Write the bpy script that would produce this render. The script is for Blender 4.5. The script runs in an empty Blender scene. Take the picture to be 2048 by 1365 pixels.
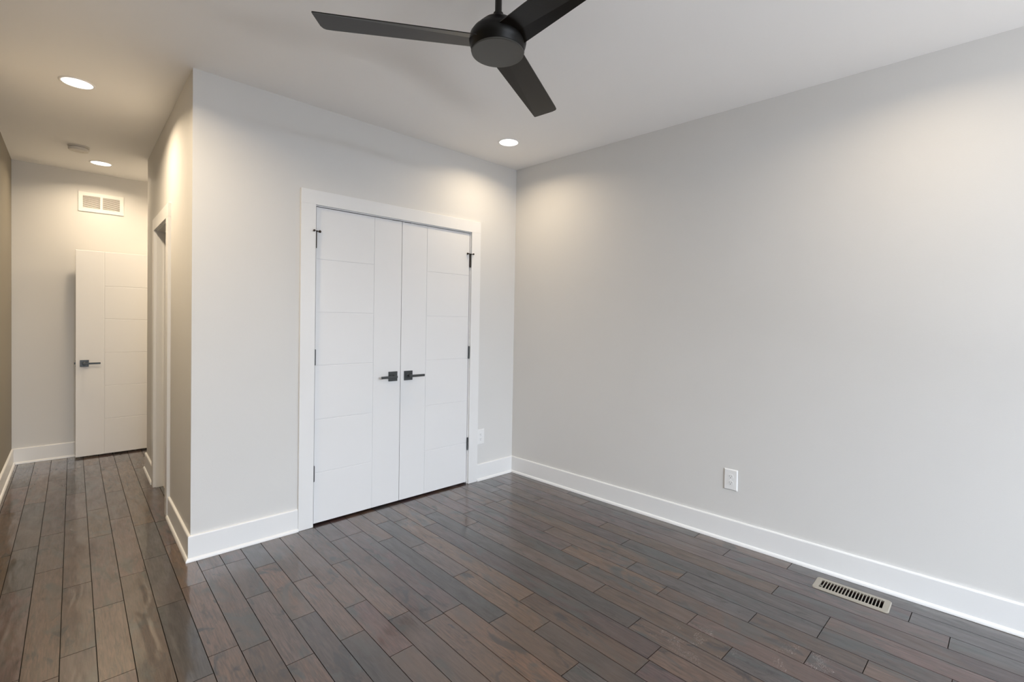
import bpy, bmesh, math, random
from mathutils import Vector, Matrix
R = math.radians
random.seed(7)
C = bpy.context.scene.collection
SC = bpy.context.scene

# ------------------------------------------------------------------ camera
H = 2.6765                      # ceiling height
D = 3.0583                      # closet wall plane (y)
XB = 0.4704                     # hallway side of the closet block (x)
XC = 2.8683                     # corner closet wall / right wall (x)
XL = -0.3955                    # left hallway wall (x)
YB = 6.0113                     # end wall of the hallway (y)
YE = 5.15                       # far end of the closet block (y)
AW = 0.0602                     # right wall runs slightly off square
YF = -2.70                      # wall behind the camera

F_ = Vector((0.68149449, 0.73162103, -0.01720239))
R_ = Vector((0.73182269, -0.68127675, 0.01724951))
U_ = Vector((-9.00515654e-04, 2.43445468e-02, 9.99703222e-01))
cd = bpy.data.cameras.new('camera'); cam = bpy.data.objects.new('camera', cd); C.objects.link(cam)
M = Matrix((( R_.x, U_.x, -F_.x, 0.0), (R_.y, U_.y, -F_.y, 0.0), (R_.z, U_.z, -F_.z, 1.345), (0, 0, 0, 1)))
cam.matrix_world = M
cd.sensor_width = 36; cd.sensor_fit = 'HORIZONTAL'
cd.lens = 943.05 * 36 / 2048
cd.shift_x = -0.45 / 2048
cd.shift_y = -(682.5 - 658.03) / 2048
cd.clip_start = 0.02
SC.camera = cam

# ------------------------------------------------------------------ view, world
SC.view_settings.view_transform = 'Standard'
SC.view_settings.look = 'None'
SC.view_settings.gamma = 1
SC.view_settings.exposure = -0.12
SC.view_settings.use_curve_mapping = False
w = bpy.data.worlds.new('sky'); SC.world = w; w.use_nodes = True
bg = w.node_tree.nodes['Background']
bg.inputs[0].default_value = (0.62, 0.76, 1.0, 1); bg.inputs[1].default_value = 1.0

# daylight entering through the window behind the camera
WX0, WX1, WZ0, WZ1 = -0.20, 2.45, 0.60, 2.25
def area(name, loc, rot, sx, sy, power, col, shape='RECTANGLE', spread=None):
    l = bpy.data.lights.new(name, 'AREA'); l.shape = shape; l.size = sx
    if shape == 'RECTANGLE': l.size_y = sy
    l.energy = power; l.color = col
    if spread: l.spread = spread
    o = bpy.data.objects.new(name, l); C.objects.link(o); o.location = loc; o.rotation_euler = rot
    return o
area('sky_daylight', ((WX0+WX1)/2, -4.9, 2.75), (R(77), 0, 0), 5.6, 1.6, 1150, (0.80, 0.89, 1.0))
area('ground_bounce', ((WX0+WX1)/2, -4.1, -0.25), (R(125), 0, 0), 5.0, 1.4, 850, (0.93, 0.96, 1.0))
LAMP_COL = (1.0, 0.81, 0.57)

# ------------------------------------------------------------------ materials
def mat(name, col, rough=0.5, metal=0.0, bump=0.0, bscale=200.0, var=0.0, spec=0.5):
    m = bpy.data.materials.new(name); m.use_nodes = True
    nt = m.node_tree; b = nt.nodes['Principled BSDF']
    b.inputs['Base Color'].default_value = (*col, 1)
    b.inputs['Roughness'].default_value = rough
    b.inputs['Metallic'].default_value = metal
    b.inputs['Specular IOR Level'].default_value = spec
    tc = nt.nodes.new('ShaderNodeTexCoord')
    n = nt.nodes.new('ShaderNodeTexNoise'); n.inputs['Scale'].default_value = bscale; n.inputs['Detail'].default_value = 3
    nt.links.new(tc.outputs['Object'], n.inputs['Vector'])
    if bump:
        bp = nt.nodes.new('ShaderNodeBump'); bp.inputs['Strength'].default_value = bump; bp.inputs['Distance'].default_value = 0.001
        nt.links.new(n.outputs['Fac'], bp.inputs['Height']); nt.links.new(bp.outputs['Normal'], b.inputs['Normal'])
    mx = nt.nodes.new('ShaderNodeMix'); mx.data_type = 'RGBA'
    n2 = nt.nodes.new('ShaderNodeTexNoise'); n2.inputs['Scale'].default_value = 3.0
    nt.links.new(tc.outputs['Object'], n2.inputs['Vector']); nt.links.new(n2.outputs['Fac'], mx.inputs['Factor'])
    mx.inputs[6].default_value = (*[c*(1-var) for c in col], 1); mx.inputs[7].default_value = (*[min(1, c*(1+var)) for c in col], 1)
    nt.links.new(mx.outputs[2], b.inputs['Base Color'])
    return m
M_WALL = mat('greige_wall_paint', (0.70, 0.692, 0.678), 0.62, bump=0.25, bscale=260, var=0.015, spec=0.3)
M_WALL2 = mat('shaded_wall_paint', (0.25, 0.225, 0.18), 0.6, bump=0.25, bscale=260, var=0.015, spec=0.3)  # left wall's shade put into a darker copy of the wall paint
M_CEIL = mat('ceiling_paint', (0.90, 0.89, 0.88), 0.8, bump=0.15, bscale=200, var=0.01, spec=0.2)
M_TRIM = mat('white_trim_paint', (0.82, 0.82, 0.82), 0.32, var=0.01)
M_DOOR = mat('white_door_paint', (0.80, 0.80, 0.805), 0.42, var=0.008)
M_PLATE = mat('white_plastic', (0.84, 0.84, 0.84), 0.3)
M_SLOT = mat('dark_slot', (0.03, 0.03, 0.03), 0.6)
M_GRILLE = mat('white_grille_metal', (0.82, 0.81, 0.79), 0.4)
M_PEWTER = mat('dark_pewter_metal', (0.085, 0.09, 0.092), 0.34, metal=0.75, bscale=90, var=0.1)
M_BRONZE = mat('dark_bronze_metal', (0.035, 0.025, 0.018), 0.4, metal=0.6, var=0.1)
M_FAN = mat('espresso_fan_finish', (0.010, 0.008, 0.006), 0.28, metal=0.0, bump=0.05, bscale=400, var=0.1, spec=0.32)
M_HOUSE = mat('black_motor_finish', (0.004, 0.0035, 0.003), 0.38, var=0.1, spec=0.25)
M_FANCAP = mat('brushed_bronze_cap', (0.10, 0.098, 0.09), 0.42, metal=0.55, bump=0.05, bscale=300, var=0.06)
M_REG = mat('taupe_register_enamel', (0.31, 0.285, 0.24), 0.42, var=0.02)
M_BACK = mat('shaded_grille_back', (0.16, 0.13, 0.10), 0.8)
M_DUCT = mat('dark_duct', (0.012, 0.012, 0.012), 0.8)
M_TILE = mat('cream_bath_tile', (0.62, 0.56, 0.46), 0.35, var=0.04)
M_SUB = mat('dark_subfloor', (0.006, 0.005, 0.004), 0.95)
M_DET = mat('detector_plastic', (0.74, 0.71, 0.66), 0.45)

def emis(name, col, s):
    m = bpy.data.materials.new(name); m.use_nodes = True; nt = m.node_tree; nt.nodes.clear()
    e = nt.nodes.new('ShaderNodeEmission'); o = nt.nodes.new('ShaderNodeOutputMaterial')
    e.inputs[0].default_value = (*col, 1); e.inputs[1].default_value = s
    nt.links.new(e.outputs[0], o.inputs[0]); return m
M_LENS = emis('lit_lens', (1.0, 0.95, 0.86), 3.5)
def glass():
    m = bpy.data.materials.new('window_glass'); m.use_nodes = True; nt = m.node_tree; nt.nodes.clear()
    t = nt.nodes.new('ShaderNodeBsdfTransparent'); g = nt.nodes.new('ShaderNodeBsdfGlossy'); g.inputs['Roughness'].default_value = 0.02
    mx = nt.nodes.new('ShaderNodeMixShader'); mx.inputs[0].default_value = 0.06; o = nt.nodes.new('ShaderNodeOutputMaterial')
    nt.links.new(t.outputs[0], mx.inputs[1]); nt.links.new(g.outputs[0], mx.inputs[2]); nt.links.new(mx.outputs[0], o.inputs[0]); return m
M_GLASS = glass()

def wood():
    m = bpy.data.materials.new('hand_scraped_maple'); m.use_nodes = True; nt = m.node_tree; N = nt.nodes; L = nt.links
    b = N['Principled BSDF']
    tc = N.new('ShaderNodeTexCoord')
    at = N.new('ShaderNodeAttribute'); at.attribute_name = 'plank_tint'
    sd = N.new('ShaderNodeAttribute'); sd.attribute_name = 'plank_seed'
    add = N.new('ShaderNodeVectorMath'); add.operation = 'ADD'
    sc = N.new('ShaderNodeVectorMath'); sc.operation = 'SCALE'; sc.inputs['Scale'].default_value = 37.0
    L.new(sd.outputs['Vector'], sc.inputs[0]); L.new(tc.outputs['Object'], add.inputs[0]); L.new(sc.outputs[0], add.inputs[1])
    def noise(scale, sx, sy, det, dist=0.0, rough=0.5):
        mp = N.new('ShaderNodeMapping'); mp.inputs['Scale'].default_value = (sx, sy, 1)
        n = N.new('ShaderNodeTexNoise'); n.inputs['Scale'].default_value = scale; n.inputs['Detail'].default_value = det
        n.inputs['Distortion'].default_value = dist; n.inputs['Roughness'].default_value = rough
        L.new(add.outputs[0], mp.inputs[0]); L.new(mp.outputs[0], n.inputs['Vector']); return n
    def ramp(src, a, ca, bb, cb):
        r = N.new('ShaderNodeValToRGB'); r.color_ramp.elements[0].position = a; r.color_ramp.elements[0].color = ca
        r.color_ramp.elements[1].position = bb; r.color_ramp.elements[1].color = cb; L.new(src, r.inputs[0]); return r
    def mixc(fac, a, c, mode='MIX'):
        x = N.new('ShaderNodeMix'); x.data_type = 'RGBA'; x.blend_type = mode
        if hasattr(fac, 'is_linked') or hasattr(fac, 'links'): L.new(fac, x.inputs['Factor'])
        else: x.inputs['Factor'].default_value = fac
        for i, v in ((6, a), (7, c)):
            if isinstance(v, tuple): x.inputs[i].default_value = v
            else: L.new(v, x.inputs[i])
        return x.outputs[2]
    grain = noise(9, 16, 1.2, 8, 0.6, 0.65)
    g = ramp(grain.outputs['Fac'], 0.32, (0.48, 0.46, 0.45, 1), 0.68, (1.55, 1.50, 1.45, 1))
    c1 = mixc(1.0, at.outputs['Color'], g.outputs[0], 'MULTIPLY')
    # smoky grey-blue mineral streaks and dark figure
    smoke = noise(3.2, 2.2, 0.8, 4, 1.2, 0.55)
    s1 = ramp(smoke.outputs['Fac'], 0.53, (0, 0, 0, 1), 0.65, (0.85, 0.85, 0.85, 1))
    c2 = mixc(s1.outputs[0], c1, (0.028, 0.031, 0.031, 1))
    fig = noise(5.0, 3.0, 1.0, 6, 1.2, 0.6)
    s2 = ramp(fig.outputs['Fac'], 0.57, (0, 0, 0, 1), 0.66, (0.95, 0.95, 0.95, 1))
    c3 = mixc(s2.outputs[0], c2, (0.012, 0.010, 0.011, 1))
    warm = noise(2.4, 1.6, 0.6, 2, 0.5)
    s3 = ramp(warm.outputs['Fac'], 0.48, (0, 0, 0, 1), 0.72, (0.6, 0.6, 0.6, 1))
    c4 = mixc(s3.outputs[0], c3, (0.078, 0.048, 0.034, 1))
    # fine pale scratches, worn into three spots of the room floor
    def spot(x, y, rad):
        d = N.new('ShaderNodeVectorMath'); d.operation = 'DISTANCE'; d.inputs[1].default_value = (x, y, 0)
        L.new(tc.outputs['Object'], d.inputs[0])
        mr = N.new('ShaderNodeMapRange'); mr.inputs['From Min'].default_value = rad; mr.inputs['From Max'].default_value = rad*0.5
        L.new(d.outputs['Value'], mr.inputs['Value']); return mr.outputs[0]
    def mth(op, a, bb):
        x = N.new('ShaderNodeMath'); x.operation = op
        for i, v in enumerate((a, bb)):
            if isinstance(v, (int, float)): x.inputs[i].default_value = v
            else: L.new(v, x.inputs[i])
        return x.outputs[0]
    area_ = mth('MAXIMUM', mth('MAXIMUM', spot(1.93, 0.88, 0.16), spot(2.12, 0.54, 0.15)), spot(1.88, 1.06, 0.07))
    sn = noise(26, 1.0, 2.6, 2, 3.0, 0.5)
    sr = N.new('ShaderNodeMath'); sr.operation = 'SUBTRACT'; L.new(sn.outputs['Fac'], sr.inputs[0]); sr.inputs[1].default_value = 0.5
    sa = mth('ABSOLUTE', sr.outputs[0], 0)
    line = N.new('ShaderNodeMapRange'); line.inputs['From Min'].default_value = 0.012; line.inputs['From Max'].default_value = 0.004
    L.new(sa, line.inputs['Value'])
    brk = noise(14, 1, 1, 1); bk = mth('GREATER_THAN', brk.outputs['Fac'], 0.54)
    sc_m = mth('MULTIPLY', mth('MULTIPLY', mth('MULTIPLY', line.outputs[0], bk), area_), 0.55)
    c5 = mixc(sc_m, c4, (0.5, 0.45, 0.40, 1))
    L.new(c5, b.inputs['Base Color'])
    rn = noise(7, 3, 0.7, 4, 0.5)
    rr = N.new('ShaderNodeMapRange'); rr.inputs['To Min'].default_value = 0.30; rr.inputs['To Max'].default_value = 0.48
    rr.inputs['From Min'].default_value = 0.3; rr.inputs['From Max'].default_value = 0.7
    L.new(rn.outputs['Fac'], rr.inputs['Value']); L.new(rr.outputs[0], b.inputs['Roughness'])
    b.inputs['IOR'].default_value = 1.35
    b.inputs['Coat Weight'].default_value = 1.0; b.inputs['Coat Roughness'].default_value = 0.11; b.inputs['Coat IOR'].default_value = 1.76
    # hand scraped undulation
    sw = noise(3.6, 4.6, 1.3, 1, 0.5); fine = noise(30, 6, 1, 3)
    hs = mth('ADD', mth('MULTIPLY', sw.outputs['Fac'], 1.0), mth('MULTIPLY', fine.outputs['Fac'], 0.06))
    bp = N.new('ShaderNodeBump'); bp.inputs['Strength'].default_value = 0.55; bp.inputs['Distance'].default_value = 0.004
    L.new(hs, bp.inputs['Height']); L.new(bp.outputs['Normal'], b.inputs['Normal']); L.new(bp.outputs['Normal'], b.inputs['Coat Normal'])
    return m
M_WOOD = wood()

# ------------------------------------------------------------------ mesh helpers
def link(name, bm, m, parent=None, smooth=False, bevel=0.0, seg=2):
    bmesh.ops.recalc_face_normals(bm, faces=bm.faces)
    me = bpy.data.meshes.new(name); bm.to_mesh(me); bm.free()
    o = bpy.data.objects.new(name, me); C.objects.link(o)
    if m: me.materials.append(m)
    if smooth:
        for p in me.polygons: p.use_smooth = True
    if bevel:
        bv = o.modifiers.new('bevel', 'BEVEL'); bv.width = bevel; bv.segments = seg; bv.limit_method = 'ANGLE'; bv.angle_limit = R(35)
    if parent: o.parent = parent
    return o
def box(bm, x0, x1, y0, y1, z0, z1, mtx=None):
    v = [bm.verts.new((x, y, z)) for x in (x0, x1) for y in (y0, y1) for z in (z0, z1)]
    for f in ((0,1,3,2),(4,6,7,5),(0,4,5,1),(2,3,7,6),(0,2,6,4),(1,5,7,3)): bm.faces.new([v[i] for i in f])
    if mtx is not None:
        for q in v: q.co = mtx @ q.co
    return v
def prism(bm, pts, z0, z1, mtx=None):
    lo = [bm.verts.new((x, y, z0)) for x, y in pts]; hi = [bm.verts.new((x, y, z1)) for x, y in pts]
    bm.faces.new(lo[::-1]); bm.faces.new(hi); n = len(pts)
    for i in range(n): bm.faces.new((lo[i], lo[(i+1) % n], hi[(i+1) % n], hi[i]))
    if mtx is not None:
        for q in lo+hi: q.co = mtx @ q.co
def lathe(bm, prof, n=48, mtx=None, cap=True):
    rings = []
    for r, z in prof:
        if r < 1e-6: rings.append([bm.verts.new((0, 0, z))])
        else: rings.append([bm.verts.new((r*math.cos(2*math.pi*i/n), r*math.sin(2*math.pi*i/n), z)) for i in range(n)])
    for a, b_ in zip(rings, rings[1:]):
        for i in range(n):
            j = (i+1) % n
            if len(a) == 1 and len(b_) == 1: continue
            if len(a) == 1: bm.faces.new((a[0], b_[i], b_[j]))
            elif len(b_) == 1: bm.faces.new((a[i], a[j], b_[0]))
            else: bm.faces.new((a[i], a[j], b_[j], b_[i]))
    if mtx is not None:
        for rg in rings:
            for q in rg: q.co = mtx @ q.co
def cyl(bm, p, q, r, n=20):
    p = Vector(p); q = Vector(q); d = q-p
    m = Matrix.Translation(p) @ d.to_track_quat('Z', 'Y').to_matrix().to_4x4()
    lathe(bm, [(0, 0), (r, 0), (r, d.length), (0, d.length)], n, m)
def empty(name, loc, rz=0.0):
    o = bpy.data.objects.new(name, None); C.objects.link(o); o.location = loc; o.rotation_euler = (0, 0, rz); o.empty_display_size = 0.1; return o
def tag(o, label=None, cat=None, group=None, kind=None):
    if label: o['label'] = label
    if cat: o['category'] = cat
    if group: o['group'] = group
    if kind: o['kind'] = kind
    return o
def local(o, parent):
    """parent o (built in world coordinates) under an Empty and keep it where it is"""
    o.parent = parent
    o.matrix_parent_inverse = (Matrix.Translation(parent.location) @ Matrix.Rotation(parent.rotation_euler.z, 4, 'Z')).inverted()
    return o

# ------------------------------------------------------------------ room shell
WV = Vector((math.sin(AW), -math.cos(AW), 0))      # along the right wall, towards the camera
WN = Vector((-math.cos(AW), -math.sin(AW), 0))     # into the room
WC = Vector((XC, D, 0))
def wpt(s, off=0.0): p = WC + WV*s + WN*off; return (p.x, p.y)
SE = (D-YF)/math.cos(AW) + 0.0
bm = bmesh.new(); prism(bm, [wpt(-0.9), wpt(SE+0.12), wpt(SE+0.12, -0.12), wpt(-0.9, -0.12)], 0, H)
tag(link('wall_right', bm, M_WALL), 'long blank light grey side wall with one outlet low down', 'wall', kind='structure')

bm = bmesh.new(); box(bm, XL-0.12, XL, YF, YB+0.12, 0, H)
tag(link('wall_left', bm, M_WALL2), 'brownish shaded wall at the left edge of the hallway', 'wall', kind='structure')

bm = bmesh.new(); box(bm, XL, 2.0, YB, YB+0.12, 0, H)
tag(link('wall_end', bm, M_WALL), 'beige end wall of the hallway behind the open door', 'wall', kind='structure')

OX0, OX1, OZ = 1.1111, 2.3820, 2.070                # rough closet opening
bm = bmesh.new()
box(bm, XB, OX0, D, D+0.115, 0, H); box(bm, OX1, XC+0.05, D, D+0.115, 0, H); box(bm, OX0, OX1, D, D+0.115, OZ, H)
tag(link('wall_closet', bm, M_WALL), 'light grey wall around the white double closet doors', 'wall', kind='structure')

HY0, HY1, HZ = 3.888, 4.553, 2.003                  # rough hallway doorway
bm = bmesh.new()
box(bm, XB, XB+0.115, D+0.115, HY0, 0, H); box(bm, XB, XB+0.115, HY1, YE, 0, H); box(bm, XB, XB+0.115, HY0, HY1, HZ, H)
tag(link('wall_hallway', bm, M_WALL), 'cream lit hallway wall with the narrow side doorway', 'wall', kind='structure')

bm = bmesh.new(); box(bm, XB+0.115, 2.0, YE-0.115, YE, 0, H)
tag(link('wall_recess', bm, M_WALL), kind='structure')
bm = bmesh.new(); box(bm, 2.0, 2.1, 3.87, YB, 0, H)
tag(link('wall_bathroom', bm, M_WALL), kind='structure')
bm = bmesh.new(); box(bm, XB+0.115, 2.72, 3.76, 3.86, 0, H)
tag(link('wall_partition', bm, M_WALL), kind='structure')

XF = WC.x + WV.x*SE
bm = bmesh.new()
y0, y1 = YF-0.14, YF
box(bm, XL, WX0, y0, y1, 0, H); box(bm, WX1, XF, y0, y1, 0, H); box(bm, WX0, WX1, y0, y1, 0, WZ0); box(bm, WX0, WX1, y0, y1, WZ1, H)
tag(link('wall_window', bm, M_WALL), kind='structure')
wn = empty('window_1', ((WX0+WX1)/2, YF, WZ0)); tag(wn, 'white framed window behind the camera', 'window', kind='structure')
bm = bmesh.new(); t = 0.05
box(bm, WX0, WX0+t, y0+0.03, y1-0.03, WZ0, WZ1); box(bm, WX1-t, WX1, y0+0.03, y1-0.03, WZ0, WZ1)
box(bm, WX0+t, WX1-t, y0+0.03, y1-0.03, WZ0, WZ0+t); box(bm, WX0+t, WX1-t, y0+0.03, y1-0.03, WZ1-t, WZ1)
xm = (WX0+WX1)/2; box(bm, xm-0.03, xm+0.03, y0+0.04, y1-0.04, WZ0+t, WZ1-t)
local(link('window_frame', bm, M_TRIM), wn)
for a, b_ in ((WX0+t, xm-0.03), (xm+0.03, WX1-t)):
    bm = bmesh.new(); box(bm, a, b_, y0+0.068, y0+0.072, WZ0+t, WZ1-t); local(link('pane', bm, M_GLASS), wn)

bm = bmesh.new(); box(bm, XL-0.12, 3.4, YF-0.14, YB+0.12, H, H+0.1)
tag(link('ceiling', bm, M_CEIL), 'flat off-white ceiling with round downlights', 'ceiling', kind='structure')

# ------------------------------------------------------------------ plank floor
P0, PW = 0.4950, 0.10642
def tilt(k): return 0.0019*max(0.0, k-3)
def seam(k, y): return P0 + k*PW + tilt(k)*(2.1-y)
JOINTS = {-8:[5.19], -7:[3.26,3.82,4.69], -6:[3.41,3.96,5.23], -5:[4.16,4.75,5.54], -4:[2.25,2.83,3.75,4.28,5.15], -3:[3.09,4.00],
 -2:[2.66,3.23,3.79,5.53], -1:[2.77], 0:[2.09], 1:[1.89,2.47], 2:[2.16,2.74], 3:[1.89,2.47], 4:[2.09], 5:[2.51], 6:[2.78], 8:[1.15],
 9:[1.40], 10:[1.60,2.78], 11:[0.98,2.59], 12:[1.14,2.74], 13:[0.78,1.41,2.42], 14:[0.98,1.60,2.59], 15:[0.55,1.19,1.80],
 16:[0.80,1.43,2.04], 17:[1.19,2.60], 18:[0.56,1.61,2.77], 19:[0.81,1.85], 20:[0.17,2.81], 21:[0.31,1.14], 22:[0.84,1.36]}
REG_C = (2.8585, 0.5420); REG_A = 0.036            # floor register centre and turn
TINTS = [(0.088,0.048,0.032),(0.078,0.047,0.034),(0.062,0.042,0.037),(0.078,0.042,0.037),(0.095,0.054,0.031),(0.062,0.036,0.037),(0.082,0.049,0.036),(0.045,0.038,0.039)]
def clip(poly, nx, ny, c, keep_in=True):
    out = []; n = len(poly)
    for i in range(n):
        a, b_ = poly[i], poly[(i+1) % n]
        da = a[0]*nx+a[1]*ny-c; db = b_[0]*nx+b_[1]*ny-c
        if not keep_in: da, db = -da, -db
        if da <= 0: out.append(a)
        if (da < 0 < db) or (db < 0 < da):
            t_ = da/(da-db); out.append((a[0]+(b_[0]-a[0])*t_, a[1]+(b_[1]-a[1])*t_))
    return out
def minus_rect(poly, cx, cy, ang, hx, hy):
    ux, uy = math.cos(ang), math.sin(ang); vx, vy = -uy, ux; res = []; rest = poly
    for nx, ny, c in ((ux, uy, cx*ux+cy*uy+hx), (-ux, -uy, -(cx*ux+cy*uy)+hx), (vx, vy, cx*vx+cy*vy+hy), (-vx, -vy, -(cx*vx+cy*vy)+hy)):
        o = clip(rest, nx, ny, c, False)
        if len(o) >= 3: res.append(o)
        rest = clip(rest, nx, ny, c, True)
        if len(rest) < 3: return res
    return res
bm = bmesh.new()
tint = bm.loops.layers.float_color.new('plank_tint'); seed = bm.loops.layers.float_color.new('plank_seed')
GAP, CH = 0.0014, 0.00005
YMIN, YMAX = YF, YB
rnd = random.Random(21)
for k in range(-9, 29):
    js = sorted(JOINTS.get(k, []))
    ys = list(js) if js else [rnd.uniform(1.0, 2.2)]
    i = 0
    out = [ys[0]]
    for q in ys[1:]:
        out.append(q)
    ys = out
    y = ys[0]
    while y > YMIN+0.35: y -= rnd.choice([0.42, 0.63, 0.80, 1.02]); ys.append(y)
    y = max(ys)
    while y < YMAX-0.35: y += rnd.choice([0.42, 0.58, 0.63, 0.80, 1.02]); ys.append(y)
    ys = sorted(q for q in ys if YMIN+0.1 < q < YMAX-0.1); ys = [YMIN]+ys+[YMAX]
    for a, b_ in zip(ys, ys[1:]):
        col = rnd.choice(TINTS); f = rnd.uniform(0.48, 0.95); col = tuple(c*f for c in col); sv = (rnd.random(), rnd.random(), rnd.random())
        def quad(g): return [(seam(k, a)+g, a+g), (seam(k+1, a)-g, a+g), (seam(k+1, b_)-g, b_-g), (seam(k, b_)+g, b_-g)]
        outer, inner = quad(GAP), quad(GAP+CH)
        if max(p[0] for p in outer) < XL-0.05: continue
        near = (k in (20, 21, 22, 23)) and a < 0.75 and b_ > 0.3
        pieces = [inner]
        if near: pieces = minus_rect(inner, REG_C[0], REG_C[1], REG_A, 0.046, 0.133)
        fs = []
        for pc in pieces:
            fs.append(bm.faces.new([bm.verts.new((x, y_, 0)) for x, y_ in pc]))
        vo = [bm.verts.new((x, y_, -0.0014)) for x, y_ in outer]; vi = [bm.verts.new((x, y_, 0)) for x, y_ in inner]; vb = [bm.verts.new((x, y_, -0.012)) for x, y_ in outer]
        for i in range(4):
            j = (i+1) % 4
            fs.append(bm.faces.new((vi[i], vi[j], vo[j], vo[i]))); fs.append(bm.faces.new((vo[i], vo[j], vb[j], vb[i])))
        for fc in fs:
            if fc.normal.z < 0: fc.normal_flip()
            for lp in fc.loops: lp[tint] = (*col, 1); lp[seed] = (*sv, 1)
me = bpy.data.meshes.new('floor')
for fc in bm.faces:
    fc.normal_update()
    if fc.normal.z < -0.5: fc.normal_flip()
bm.to_mesh(me); bm.free(); me.materials.append(M_WOOD)
fl = bpy.data.objects.new('floor', me); C.objects.link(fl)
tag(fl, 'dark brown hand-scraped hardwood plank floor', 'floor', kind='structure')
bm = bmesh.new()
for pc in minus_rect([(XL-0.12, YF-0.14), (3.4, YF-0.14), (3.4, YB+0.12), (XL-0.12, YB+0.12)], REG_C[0], REG_C[1], REG_A, 0.05, 0.137):
    prism(bm, pc, -0.03, -0.011)
local_sub = link('subfloor', bm, M_SUB, fl)
# bathroom tile beyond the side doorway
bm = bmesh.new(); box(bm, 0.518, 2.0, 3.906, 4.535, 0.0005, 0.004); box(bm, XB+0.115, 2.0, 3.86, 3.906, 0.0005, 0.004); box(bm, XB+0.115, 2.0, 4.535, YE-0.115, 0.0005, 0.004)
tag(link('floor_bathroom', bm, M_TILE), 'cream floor just inside the side doorway', 'floor', kind='structure')

# ------------------------------------------------------------------ mouldings
BASE = [(0, 0.002), (0.013, 0.002), (0.013, 0.134), (0.0105, 0.139), (0, 0.140)]
SHOE = [(0.013, 0.0005)] + [(0.013 + 0.0115*math.cos(t), 0.0005 + 0.019*math.sin(t)) for t in [math.pi/2*i/6 for i in range(7)]]
def moulding(bm, prof, p, q, n, mp=None, mq=None):
    """extrude prof (offset along n, height) from p to q; mp/mq are mitre vectors per unit offset"""
    p = Vector((*p, 0)); q = Vector((*q, 0)); n = Vector((*n, 0))
    mp = Vector((*mp, 0)) if mp else n; mq = Vector((*mq, 0)) if mq else n
    a = [bm.verts.new(p + mp*d + Vector((0, 0, z))) for d, z in prof]; b_ = [bm.verts.new(q + mq*d + Vector((0, 0, z))) for d, z in prof]
    bm.faces.new(a); bm.faces.new(b_[::-1]); k = len(prof)
    for i in range(k): bm.faces.new((a[i], b_[i], b_[(i+1) % k], a[(i+1) % k]))
def baseboard(name, label, p, q, n, mp=None, mq=None):
    bm = bmesh.new(); moulding(bm, BASE, p, q, n, mp, mq); o = link(name, bm, M_TRIM)
    tag(o, label, 'baseboard', kind='structure')
    bm = bmesh.new(); moulding(bm, SHOE, p, q, n, mp, mq); s = link('shoe_moulding', bm, M_TRIM, o, smooth=False)
    return o
CW = 0.0914                                          # casing width
cl0, cl1 = 1.1231, 2.3700                            # closet casing inner edges
# mitre at inside corner of closet wall / right wall
n1 = Vector((0, -1)); n2 = Vector((WN.x, WN.y)); bis = (n1+n2); bis = bis/(bis.dot(n1)); bis = (bis.x, bis.y)
baseboard('baseboard_closet_left', 'white baseboard left of the closet doors', (XB, D), (cl0-CW-0.0005, D), (0, -1), (-1, -1))
baseboard('baseboard_closet_right', 'short white baseboard between closet casing and corner', (cl1+CW+0.0005, D), (XC, D), (0, -1), None, bis)
baseboard('baseboard_right', 'long white baseboard along the blank right wall', (XC, D), wpt(SE), (WN.x, WN.y), bis)
baseboard('baseboard_hall_near', 'short white baseboard on the hallway side of the near corner', (XB, HY0+0.018-0.006-CW-0.0005), (XB, D), (-1, 0), None, (-1, -1))
baseboard('baseboard_hall_far', 'short white baseboard beyond the side doorway', (XB, YE), (XB, HY1-0.018+0.006+CW+0.0005), (-1, 0), (-1, 1))
baseboard('baseboard_left', 'white baseboard at the foot of the left hallway wall', (XL, YF), (XL, YB), (1, 0), None, (1, -1))
baseboard('baseboard_end', 'white baseboard on the hallway end wall', (XL, YB), (2.0, YB), (0, -1), (1, -1))
baseboard('baseboard_recess', None, (XB, YE), (2.0, YE), (0, 1), (-1, 1))

# closet casing (flat stock, butt jointed head over legs) and jamb
CT = 0.018
tz = 2.0580
tr = empty('trim_1', (cl0-CW, D, 0)); tag(tr, 'wide flat white casing around the double closet doors', 'door casing', kind='structure')
for x0, x1 in ((cl0-CW, cl0), (cl1, cl1+CW)):
    bm = bmesh.new(); box(bm, x0, x1, D-CT, D, 0.001, tz); local(link('side_casing', bm, M_TRIM, bevel=0.0012), tr)
bm = bmesh.new(); box(bm, cl0-CW, cl1+CW, D-CT, D, tz, tz+0.090); local(link('head_casing', bm, M_TRIM, bevel=0.0012), tr)
bm = bmesh.new()
box(bm, OX0, OX0+0.018, D, D+0.115, 0.001, tz-0.006); box(bm, OX1-0.018, OX1, D, D+0.115, 0.001, tz-0.006); box(bm, OX0, OX1, D, D+0.115, tz-0.006, OZ)
local(link('jamb', bm, M_TRIM), tr)

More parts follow.
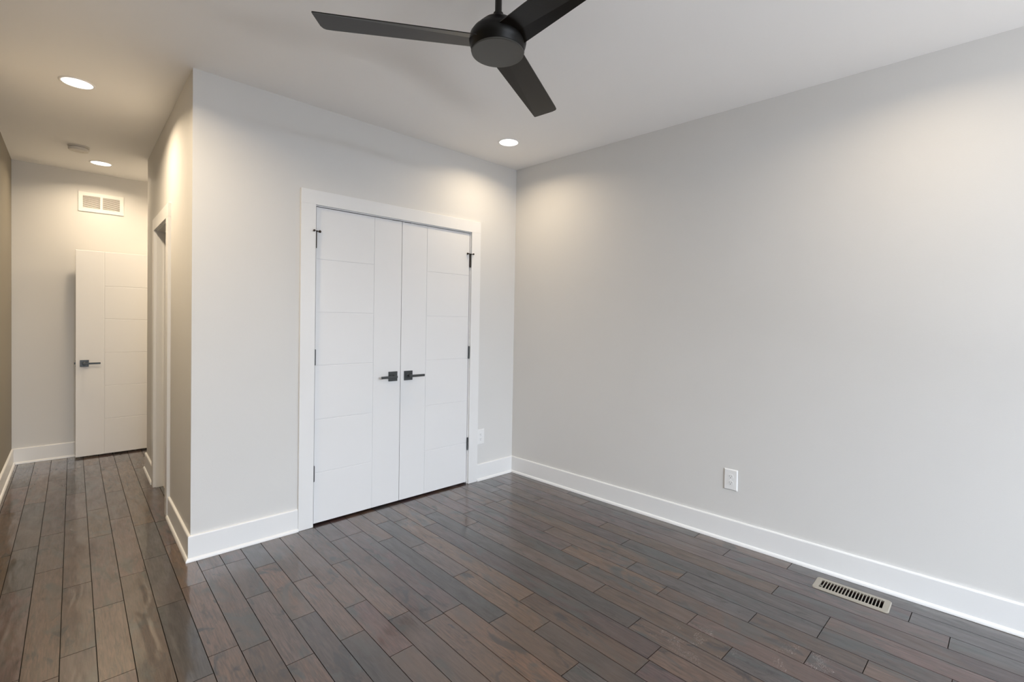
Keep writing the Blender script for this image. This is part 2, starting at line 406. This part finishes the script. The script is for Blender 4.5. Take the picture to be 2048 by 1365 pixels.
# hallway doorway casing and jamb
hy0, hy1, hz = HY0+0.018, HY1-0.018, HZ-0.018
tr = empty('trim_2', (XB, hy0, 0)); tag(tr, 'narrow-looking cream casing around the hallway side doorway', 'door casing', kind='structure')
for a, b_ in ((hy0-0.006-CW+0.0005, hy0-0.006), (hy1+0.006, hy1+0.006+CW-0.0005)):
    bm = bmesh.new(); box(bm, XB-CT, XB, a, b_, 0.001, hz+0.006); local(link('side_casing', bm, M_TRIM, bevel=0.0012), tr)
bm = bmesh.new(); box(bm, XB-CT, XB, hy0-0.006-CW, hy1+0.006+CW, hz+0.006, hz+0.096); local(link('head_casing', bm, M_TRIM, bevel=0.0012), tr)
bm = bmesh.new()
box(bm, XB, XB+0.115, HY0, hy0, 0.001, hz); box(bm, XB, XB+0.115, hy1, HY1, 0.001, hz); box(bm, XB, XB+0.115, HY0, HY1, hz, HZ)
local(link('jamb', bm, M_TRIM), tr)
bm = bmesh.new()
box(bm, XB+0.045, XB+0.08, hy0, hy0+0.011, 0.005, hz); box(bm, XB+0.045, XB+0.08, hy1-0.011, hy1, 0.005, hz); box(bm, XB+0.045, XB+0.08, hy0+0.011, hy1-0.011, hz-0.011, hz)
local(link('door_stop', bm, M_TRIM), tr)
bm = bmesh.new(); box(bm, XB+0.006, XB+0.034, hy0-0.001, hy0+0.002, 0.93, 0.99); box(bm, XB-0.001, XB+0.006, hy0, hy0+0.0025, 0.945, 0.975)
local(tag(link('strike_plate', bm, M_PEWTER), 'dark metal strike plate'), tr)

# ------------------------------------------------------------------ doors
def door_leaf(x0, x1, z0, z1, yf, th, vx, hs, side):
    """slab front at yf (facing -y); vx = x of the vertical groove; hs = heights of short grooves between vx and side"""
    bm = bmesh.new(); g = 0.0018; d = 0.0028
    box(bm, x0, x1, yf+d, yf+th, z0, z1)
    def panel(a, b_, c, e):
        ch = 0.0015
        o = [(a, c), (b_, c), (b_, e), (a, e)]; ii = [(a+ch, c+ch), (b_-ch, c+ch), (b_-ch, e-ch), (a+ch, e-ch)]
        vo = [bm.verts.new((x, yf+d, z)) for x, z in o]; vm = [bm.verts.new((x, yf+ch*0.8, z)) for x, z in o]; vi = [bm.verts.new((x, yf, z)) for x, z in ii]
        bm.faces.new(vi)
        for i in range(4):
            j = (i+1) % 4; bm.faces.new((vo[i], vo[j], vm[j], vm[i])); bm.faces.new((vm[i], vm[j], vi[j], vi[i]))
    if side < 0: lo, hi = x0, vx-g; panel(vx+g, x1, z0, z1)
    else: lo, hi = vx+g, x1; panel(x0, vx-g, z0, z1)
    zz = [z0]+sorted(hs)+[z1]
    for i in range(len(zz)-1):
        panel(lo, hi, zz[i]+(g if i else 0), zz[i+1]-(g if i < len(zz)-2 else 0))
    return bm
def handle(parent, cx, yf, cz, direction, rs=0.0345):
    """square rose with flat lever, standing off the door front at yf"""
    bm = bmesh.new(); box(bm, cx-rs, cx+rs, yf-0.008, yf, cz-rs, cz+rs)
    ro = local(link('door_handle', bm, M_PEWTER, bevel=0.0015), parent); tag(ro, 'dark pewter lever handle on a square plate')
    bm = bmesh.new()
    cyl(bm, (cx, yf-0.008, cz), (cx, yf-0.045, cz), 0.0115)
    lathe(bm, [(0, 0), (0.017, 0), (0.017, 0.004), (0, 0.004)], 24, Matrix.Translation((cx, yf-0.008, cz)) @ Matrix.Rotation(R(90), 4, 'X'))
    L_ = 0.112
    x0, x1 = (cx-0.012, cx+L_) if direction > 0 else (cx-L_, cx+0.012)
    box(bm, x0, x1, yf-0.054, yf-0.043, cz-0.0085, cz+0.0085)
    lv = link('lever', bm, M_PEWTER, bevel=0.002); local(lv, parent); lv.parent = ro; lv.matrix_parent_inverse = Matrix()
    lv.matrix_parent_inverse = ro.matrix_parent_inverse @ Matrix(); lv.matrix_parent_inverse = Matrix()
    return ro
def hinge(parent, x, y, cz, m):
    bm = bmesh.new(); cyl(bm, (x, y, cz-0.048), (x, y, cz+0.048), 0.0058, 14)
    for q in (-0.0485, 0.0485): cyl(bm, (x, y, cz+q-0.003), (x, y, cz+q+0.003), 0.0048, 12)
    o = link('hinge', bm, m); tag(o, 'dark metal hinge knuckle'); return local(o, parent)

DZ0, DZ1 = 0.0150, 2.0480
YD = D + 0.0015
d1 = empty('door_1', (1.132, D, DZ0)); tag(d1, 'left leaf of the white double closet doors', 'door', kind='structure')
local(link('leaf', door_leaf(1.1320, 1.7436, DZ0, DZ1, YD, 0.035, 1.5300, [1.7165, 1.3765, 1.0345, 0.6850, 0.3400], -1), M_DOOR), d1)
d2 = empty('door_2', (1.7466, D, DZ0)); tag(d2, 'right leaf of the white double closet doors', 'door', kind='structure')
local(link('leaf', door_leaf(1.7466, 2.3608, DZ0, DZ1, YD, 0.035, 1.9570, [1.7050, 1.3685, 1.0320, 0.6830, 0.3380], 1), M_DOOR), d2)
handle(d1, 1.6825, YD, 0.9300, -1); handle(d2, 1.8075, YD, 0.9285, 1)
for cz in (0.341, 1.089): hinge(d1, 1.1278, D-0.0065, cz, M_PEWTER)
for cz in (0.331, 1.080): hinge(d2, 2.3632, D-0.0065, cz, M_PEWTER)
for d_, hx, cz, sg in ((d1, 1.1278, 1.836, 1), (d2, 2.3632, 1.824, -1)):
    h_ = hinge(d_, hx, D-0.0065, cz, M_BRONZE)
    zt = cz+0.056
    bm = bmesh.new(); y = D-0.0065
    lathe(bm, [(0, -0.004), (0.009, -0.004), (0.009, 0.004), (0, 0.004)], 18, Matrix.Translation((hx, y, zt)))
    # two short arms with cushioned pads, one to the door face and one to the casing
    ax = hx+sg*0.022; bx = hx-sg*0.018
    cyl(bm, (hx, y, zt), (ax, y-0.016, zt+0.001), 0.0028, 10)
    cyl(bm, (ax, y-0.016, zt+0.001), (ax+sg*0.003, y+0.000, zt+0.001), 0.0032, 10)
    lathe(bm, [(0, 0), (0.0075, 0), (0.0085, 0.004), (0.004, 0.010), (0, 0.010)], 16, Matrix.Translation((ax+sg*0.003, y+0.004, zt+0.001)) @ Matrix.Rotation(R(90), 4, 'X'))
    cyl(bm, (hx, y, zt), (bx, y-0.022, zt), 0.0028, 10)
    lathe(bm, [(0, 0), (0.0065, 0), (0.0065, 0.007), (0, 0.007)], 16, Matrix.Translation((bx, y-0.016, zt)) @ Matrix.Rotation(R(90), 4, 'X'))
    local(tag(link('hinge_stop', bm, M_BRONZE), 'dark bronze hinge pin door stop'), d_)
for d_, a, b_ in ((d1, 1.672, 1.722), (d2, 1.768, 1.818)):
    bm = bmesh.new(); box(bm, a, b_, YD-0.0005, YD+0.024, DZ1, DZ1+0.0032)
    local(tag(link('ball_catch', bm, M_BRONZE), 'dark catch plate on top of the door'), d_)

# open door at the hallway end
HX0, HX1, HYF = 0.0165, 0.7785, YB-0.130
d3 = empty('door_3', (HX0, HYF, 0.012)); tag(d3, 'white hallway door standing open in front of the end wall', 'door', kind='structure')
local(link('leaf', door_leaf(HX0, HX1, 0.016, 1.926, HYF, 0.035, 0.2160, [1.603, 1.292, 0.975, 0.662, 0.348], 1), M_DOOR), d3)
handle(d3, 0.0765, HYF, 0.8820, 1, rs=0.031)
bm = bmesh.new(); box(bm, HX0-0.002, HX0, HYF+0.005, HYF+0.030, 0.852, 0.912); box(bm, HX0-0.010, HX0-0.002, HYF+0.011, HYF+0.024, 0.874, 0.892)
local(tag(link('latch', bm, M_PEWTER), 'dark metal edge latch'), d3)
for cz in (0.25, 0.97, 1.70): hinge(d3, HX1+0.006, HYF+0.030, cz, M_PEWTER)

# ------------------------------------------------------------------ ceiling downlights
def downlight(x, y, label, power):
    e = empty('recessed_downlight', (x, y, H)); tag(e, label, 'ceiling light', 'round recessed ceiling downlights')
    bm = bmesh.new(); lathe(bm, [(0.0690, 0.0), (0.0700, -0.0035), (0.0760, -0.0045), (0.0810, -0.0020), (0.0815, 0.0)], 56); link('trim_ring', bm, M_PLATE, e, smooth=True)
    bm = bmesh.new(); lathe(bm, [(0, -0.0012), (0.0692, -0.0012)], 56); link('lens', bm, M_LENS, e)
    l = bpy.data.lights.new('downlight_glow', 'AREA'); l.shape = 'DISK'; l.size = 0.13; l.energy = power; l.color = LAMP_COL; l.spread = R(152)
    o = bpy.data.objects.new('downlight_glow', l); C.objects.link(o); o.parent = e; o.location = (0, 0, -0.006)
    return e
downlight(0.0165, 3.7425, 'round lit ceiling downlight at upper left, before the hallway', 17)
downlight(2.3795, 2.6279, 'round lit ceiling downlight near the corner above the closet doors', 6.0)
downlight(0.1797, 5.5750, 'small lit ceiling downlight in front of the hallway end wall', 8.5)
downlight(1.25, 5.58, 'added fill downlight round the corner at the hallway end, out of view', 20)  # unseen lamp added to brighten the far hallway
downlight(2.40, 0.22, 'round lit ceiling downlight over the right wall, outside the view', 5.5)
downlight(0.03, 2.50, 'round lit ceiling downlight left of the fan, just outside the view', 17.5)

# ------------------------------------------------------------------ smoke detector
e = empty('smoke_detector', (0.0315, 5.150, H)); tag(e, 'small round white smoke detector on the hallway ceiling', 'smoke detector')
bm = bmesh.new(); lathe(bm, [(0, 0), (0.066, 0), (0.068, -0.006), (0.064, -0.010), (0.056, -0.010), (0, -0.010)], 48); link('mounting_base', bm, M_DET, e, smooth=False)
bm = bmesh.new(); lathe(bm, [(0.054, -0.010), (0.054, -0.014), (0.063, -0.016), (0.0635, -0.030), (0.058, -0.036), (0.030, -0.039), (0.028, -0.0375), (0.012, -0.0375), (0.011, -0.040), (0, -0.040)], 48); link('cover', bm, M_DET, e)

# ------------------------------------------------------------------ return air grille
gx0, gx1, gz0, gz1 = 0.0338, 0.3627, 2.3050, 2.4870
e = empty('air_return_grille', ((gx0+gx1)/2, YB, gz0)); tag(e, 'white rectangular louvred air return grille high on the end wall', 'vent')
bm = bmesh.new(); sx = [(0.0650, 0.1888), (0.2068, 0.3322)]; sz0, sz1 = 2.3400, 2.4540
box(bm, gx0, sx[0][0], YB-0.008, YB, gz0, gz1); box(bm, sx[1][1], gx1, YB-0.008, YB, gz0, gz1); box(bm, sx[0][1], sx[1][0], YB-0.008, YB, sz0, sz1)
box(bm, sx[0][0], sx[1][1], YB-0.008, YB, gz0, sz0); box(bm, sx[0][0], sx[1][1], YB-0.008, YB, sz1, gz1)
local(link('frame', bm, M_GRILLE), e)
for a, b_ in sx:
    bm = bmesh.new(); n = 12
    for i in range(n):
        z = sz0 + (i+0.5)*(sz1-sz0)/n
        mt = Matrix.Translation(((a+b_)/2, YB-0.0045, z)) @ Matrix.Rotation(R(38), 4, 'X')
        box(bm, -(b_-a)/2, (b_-a)/2, -0.0042, 0.0042, -0.0006, 0.0006, mt)
    local(link('louvres', bm, M_GRILLE), e)
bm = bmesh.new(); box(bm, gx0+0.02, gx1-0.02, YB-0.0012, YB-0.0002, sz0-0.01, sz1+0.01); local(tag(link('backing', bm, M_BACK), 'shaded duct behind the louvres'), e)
for x in (gx0+0.012, gx1-0.012):
    bm = bmesh.new(); cyl(bm, (x, YB-0.0092, (gz0+gz1)/2), (x, YB-0.008, (gz0+gz1)/2), 0.0035, 12); local(link('screw', bm, M_GRILLE), e)

# ------------------------------------------------------------------ floor register
e = empty('floor_register', (REG_C[0], REG_C[1], 0.0), REG_A); tag(e, 'taupe metal floor register with slots beside the right baseboard', 'floor vent')
def rrect(hx, hy, r, n=6):
    pts = []
    for cx, cy, a0 in ((hx-r, hy-r, 0), (-hx+r, hy-r, 90), (-hx+r, -hy+r, 180), (hx-r, -hy+r, 270)):
        for i in range(n+1):
            a = R(a0+90*i/n); pts.append((cx+r*math.cos(a), cy+r*math.sin(a)))
    return pts
bm = bmesh.new(); HX, HY, IX, IY = 0.0680, 0.1570, 0.0430, 0.1295
outer = rrect(HX, HY, 0.014); top = rrect(HX-0.004, HY-0.004, 0.011)
n = len(outer)
vo = [bm.verts.new((x, y, 0.0005)) for x, y in outer]; vt = [bm.verts.new((x, y, 0.0045)) for x, y in top]
def inner_of(x, y): 
    s = max(abs(x)/IX, abs(y)/IY); return (max(-IX, min(IX, x)), max(-IY, min(IY, y)))
ib = [(IX, IY), (-IX, IY), (-IX, -IY), (IX, -IY)]
vi = [bm.verts.new((x, y, 0.0045)) for x, y in ib]; vj = [bm.verts.new((x, y, -0.006)) for x, y in ib]
for i in range(n):
    j = (i+1) % n; bm.faces.new((vo[i], vo[j], vt[j], vt[i]))
    c = (i//7) if i % 7 != 6 else None
    if c is not None: bm.faces.new((vt[i], vt[j], vi[c]))
    else:
        c0 = i//7; c1 = (c0+1) % 4; bm.faces.new((vt[i], vt[j], vi[c1], vi[c0]))
for c in range(4):
    d_ = (c+1) % 4; bm.faces.new((vi[c], vi[d_], vj[d_], vj[c]))
link('frame', bm, M_REG, e)
bm = bmesh.new(); NB = 19
for i in range(1, NB):
    y = -IY + 2*IY*i/NB; box(bm, -IX, IX, y-0.0017, y+0.0017, 0.0005, 0.0042)
link('grille_bars', bm, M_REG, e)
bm = bmesh.new()
for i in range(10, NB):
    y = -IY + 2*IY*(i+0.5)/NB
    box(bm, -0.034, 0.034, -0.0045, 0.0045, -0.0004, 0.0004, Matrix.Translation((0, y, -0.010)) @ Matrix.Rotation(R(-50), 4, 'X'))
link('damper_blades', bm, M_REG, e)
bm = bmesh.new()
cyl(bm, (-0.030, IY-0.008, -0.006), (-0.030, IY-0.008, 0.0065), 0.0022, 10); box(bm, -0.034, -0.026, IY-0.011, IY-0.005, 0.0045, 0.0075)
link('lever', bm, M_REG, e)
bm = bmesh.new()
box(bm, -0.047, -0.045, -0.134, 0.134, -0.12, -0.001); box(bm, 0.045, 0.047, -0.134, 0.134, -0.12, -0.001)
box(bm, -0.045, 0.045, -0.134, -0.132, -0.12, -0.001); box(bm, -0.045, 0.045, 0.132, 0.134, -0.12, -0.001); box(bm, -0.045, 0.045, -0.132, 0.132, -0.12, -0.118)
tag(link('duct', bm, M_DUCT, e), 'black duct under the slots')

# ------------------------------------------------------------------ outlets
def outlet(mtx, label, wd=0.080, ht=0.128):
    """plate in local x/z, facing local -y"""
    e = empty('wall_outlet', (0, 0, 0)); e.matrix_world = mtx; tag(e, label, 'outlet', 'white duplex wall outlets')
    bm = bmesh.new(); hx, hz = wd/2, ht/2; c = 0.005
    a = [bm.verts.new((x, 0, z)) for x, z in ((-hx, -hz), (hx, -hz), (hx, hz), (-hx, hz))]
    m1 = [bm.verts.new((x, -0.0035, z)) for x, z in ((-hx, -hz), (hx, -hz), (hx, hz), (-hx, hz))]
    b_ = [bm.verts.new((x, -0.0065, z)) for x, z in ((-hx+c, -hz+c), (hx-c, -hz+c), (hx-c, hz-c), (-hx+c, hz-c))]
    for i in range(4):
        j = (i+1) % 4; bm.faces.new((a[i], a[j], m1[j], m1[i])); bm.faces.new((m1[i], m1[j], b_[j], b_[i]))
    bm.faces.new(b_); link('cover_plate', bm, M_PLATE, e)
    for s in (1, -1):
        bm = bmesh.new(); cz = s*0.0195; pts = []
        for i in range(32):
            t_ = 2*math.pi*i/32; x, z = 0.0172*math.cos(t_), 0.0172*math.sin(t_); z = max(-0.0138, min(0.0138, z)); pts.append((x, z))
        lo = [bm.verts.new((x, -0.0064, z+cz)) for x, z in pts]; hi = [bm.verts.new((x, -0.0078, z+cz)) for x, z in pts]
        bm.faces.new(hi)
        for i in range(32): bm.faces.new((lo[i], lo[(i+1) % 32], hi[(i+1) % 32], hi[i]))
        r_ = link('receptacle', bm, M_PLATE, e)
        bm = bmesh.new()
        box(bm, -0.0072, -0.0056, -0.0081, -0.0077, cz-0.001, cz+0.0072); box(bm, 0.0056, 0.0072, -0.0081, -0.0077, cz, cz+0.0066)
        lathe(bm, [(0, 0), (0.0024, 0), (0.0024, 0.0004), (0, 0.0004)], 14, Matrix.Translation((0, -0.0077, cz-0.0072)) @ Matrix.Rotation(R(90), 4, 'X'))
        tag(link('slots', bm, M_SLOT, r_), 'dark plug slots')
    bm = bmesh.new(); lathe(bm, [(0, 0), (0.003, 0), (0.0025, 0.0012), (0, 0.0014)], 16, Matrix.Translation((0, -0.0065, 0)) @ Matrix.Rotation(R(90), 4, 'X'))
    link('screw', bm, M_PLATE, e, smooth=True)
x, y = wpt(1.8710, 0.0)
outlet(Matrix.Translation((x, y, 0.3850)) @ Matrix.Rotation(math.atan2(WN.y, WN.x)+R(90), 4, 'Z'), 'white duplex outlet low on the blank right wall')
outlet(Matrix.Translation((2.5020, D-0.0001, 0.3660)), 'white duplex outlet between the closet casing and the corner')

# ------------------------------------------------------------------ ceiling fan
FX, FY, FZ = 1.1822, 1.3770, 2.4063
e = empty('ceiling_fan', (FX, FY, H)); tag(e, 'dark three-bladed ceiling fan hanging on a short rod', 'ceiling fan')
z_ = lambda z: z-H
bm = bmesh.new(); lathe(bm, [(0, z_(2.364)), (0.096, z_(2.364)), (0.1015, z_(2.369)), (0.1015, z_(2.385)), (0.106, z_(2.390)), (0.109, z_(2.405)), (0.106, z_(2.425)), (0.096, z_(2.440)), (0.086, z_(2.447)), (0.078, z_(2.458)), (0.060, z_(2.475)), (0.035, z_(2.488)), (0.020, z_(2.492)), (0, z_(2.492))], 64)
o = link('motor_housing', bm, M_HOUSE, e, smooth=True)
bm = bmesh.new(); lathe(bm, [(0.0995, z_(2.366)), (0.0995, z_(2.362)), (0.097, z_(2.3605)), (0, z_(2.3600))], 64); tag(link('bottom_cap', bm, M_FANCAP, e), 'brushed grey-bronze round cap')
bm = bmesh.new(); cyl(bm, (0, 0, z_(2.488)), (0, 0, z_(2.640)), 0.0130, 24); cyl(bm, (0, 0, z_(2.492)), (0, 0, z_(2.512)), 0.019, 24); link('downrod', bm, M_FAN, e)
bm = bmesh.new(); lathe(bm, [(0, 0), (0.066, 0), (0.066, -0.018), (0.058, -0.036), (0.030, -0.048), (0.014, -0.050), (0, -0.050)], 48); link('canopy', bm, M_FAN, e)
PH = 2.56118
def blade(ang):
    bm = bmesh.new(); W = 0.124; r0, r1 = 0.085, 0.654; th = 0.0035
    # outline in (radius, chord); chord +: leading flap side
    half = W/2
    edge_lead = [(r0, half), (r1+0.004, half)]
    tipc = []
    # trailing tip corner rounded
    rr = 0.026
    for i in range(7):
        a = R(90*i/6); tipc.append((r1-0.005-rr+rr*math.sin(a), -half+rr-rr*math.cos(a)))
    tipc = tipc[::-1]
    lead_r = 0.006
    lc = [(r1+0.004-lead_r+lead_r*math.cos(R(90-90*i/4)), half-lead_r+lead_r*math.sin(R(90-90*i/4))) for i in range(5)]
    out = [(r0, -half)] + tipc[::-1] + lc[::-1] + [(r0, half)]
    # fold line from 34% chord at the root to the leading corner at the tip
    def fold(r): return half - 0.050*(1-(r-r0)/(r1+0.004-r0)) - 0.004
    K = 22
    cols = []
    import bisect
    rs = [r0 + (r1+0.004-r0)*i/K for i in range(K)] + [r1-0.020, r1-0.012, r1-0.005, r1, r1+0.0035]
    rs = sorted(rs)
    def ext(r):
        lo, hi = -half, half
        cr = r1-0.005-rr
        if r > cr:
            dx = min(rr, r-cr); lo = -half+rr-math.sqrt(max(0, rr*rr-dx*dx))
            if r > r1-0.005: lo = -half+rr + (r-(r1-0.005))/0.009*(W-rr-0.006)
        if r > r1+0.004-lead_r:
            dx = r-(r1+0.004-lead_r); hi = half-lead_r+math.sqrt(max(0, lead_r**2-dx*dx))
        return lo, min(hi, half)
    for r in rs:
        lo, hi = ext(r); f = min(max(fold(r), lo+0.0005), hi-0.0005)
        cols.append([(r, lo, 0), (r, f, 0), (r, hi, -(hi-f)*0.18)])
    top, bot = [], []
    for c in cols:
        top.append([bm.verts.new((x, y, z+th/2)) for x, y, z in c]); bot.append([bm.verts.new((x, y, z-th/2)) for x, y, z in c])
    for i in range(len(cols)-1):
        for j in range(2):
            bm.faces.new((top[i][j], top[i+1][j], top[i+1][j+1], top[i][j+1])); bm.faces.new((bot[i][j], bot[i][j+1], bot[i+1][j+1], bot[i+1][j]))
        bm.faces.new((top[i][0], bot[i][0], bot[i+1][0], top[i+1][0])); bm.faces.new((top[i][2], top[i+1][2], bot[i+1][2], bot[i][2]))
    for i in (0, len(cols)-1):
        for j in range(2): bm.faces.new((top[i][j], top[i][j+1], bot[i][j+1], bot[i][j]))
    mt = Matrix.Translation((0, 0, FZ-H)) @ Matrix.Rotation(ang, 4, 'Z') @ Matrix.Rotation(-0.12, 4, 'X')
    for v in bm.verts: v.co = mt @ v.co
    return link('blade', bm, M_FAN, e)
for k in range(3): blade(PH - k*2*math.pi/3)
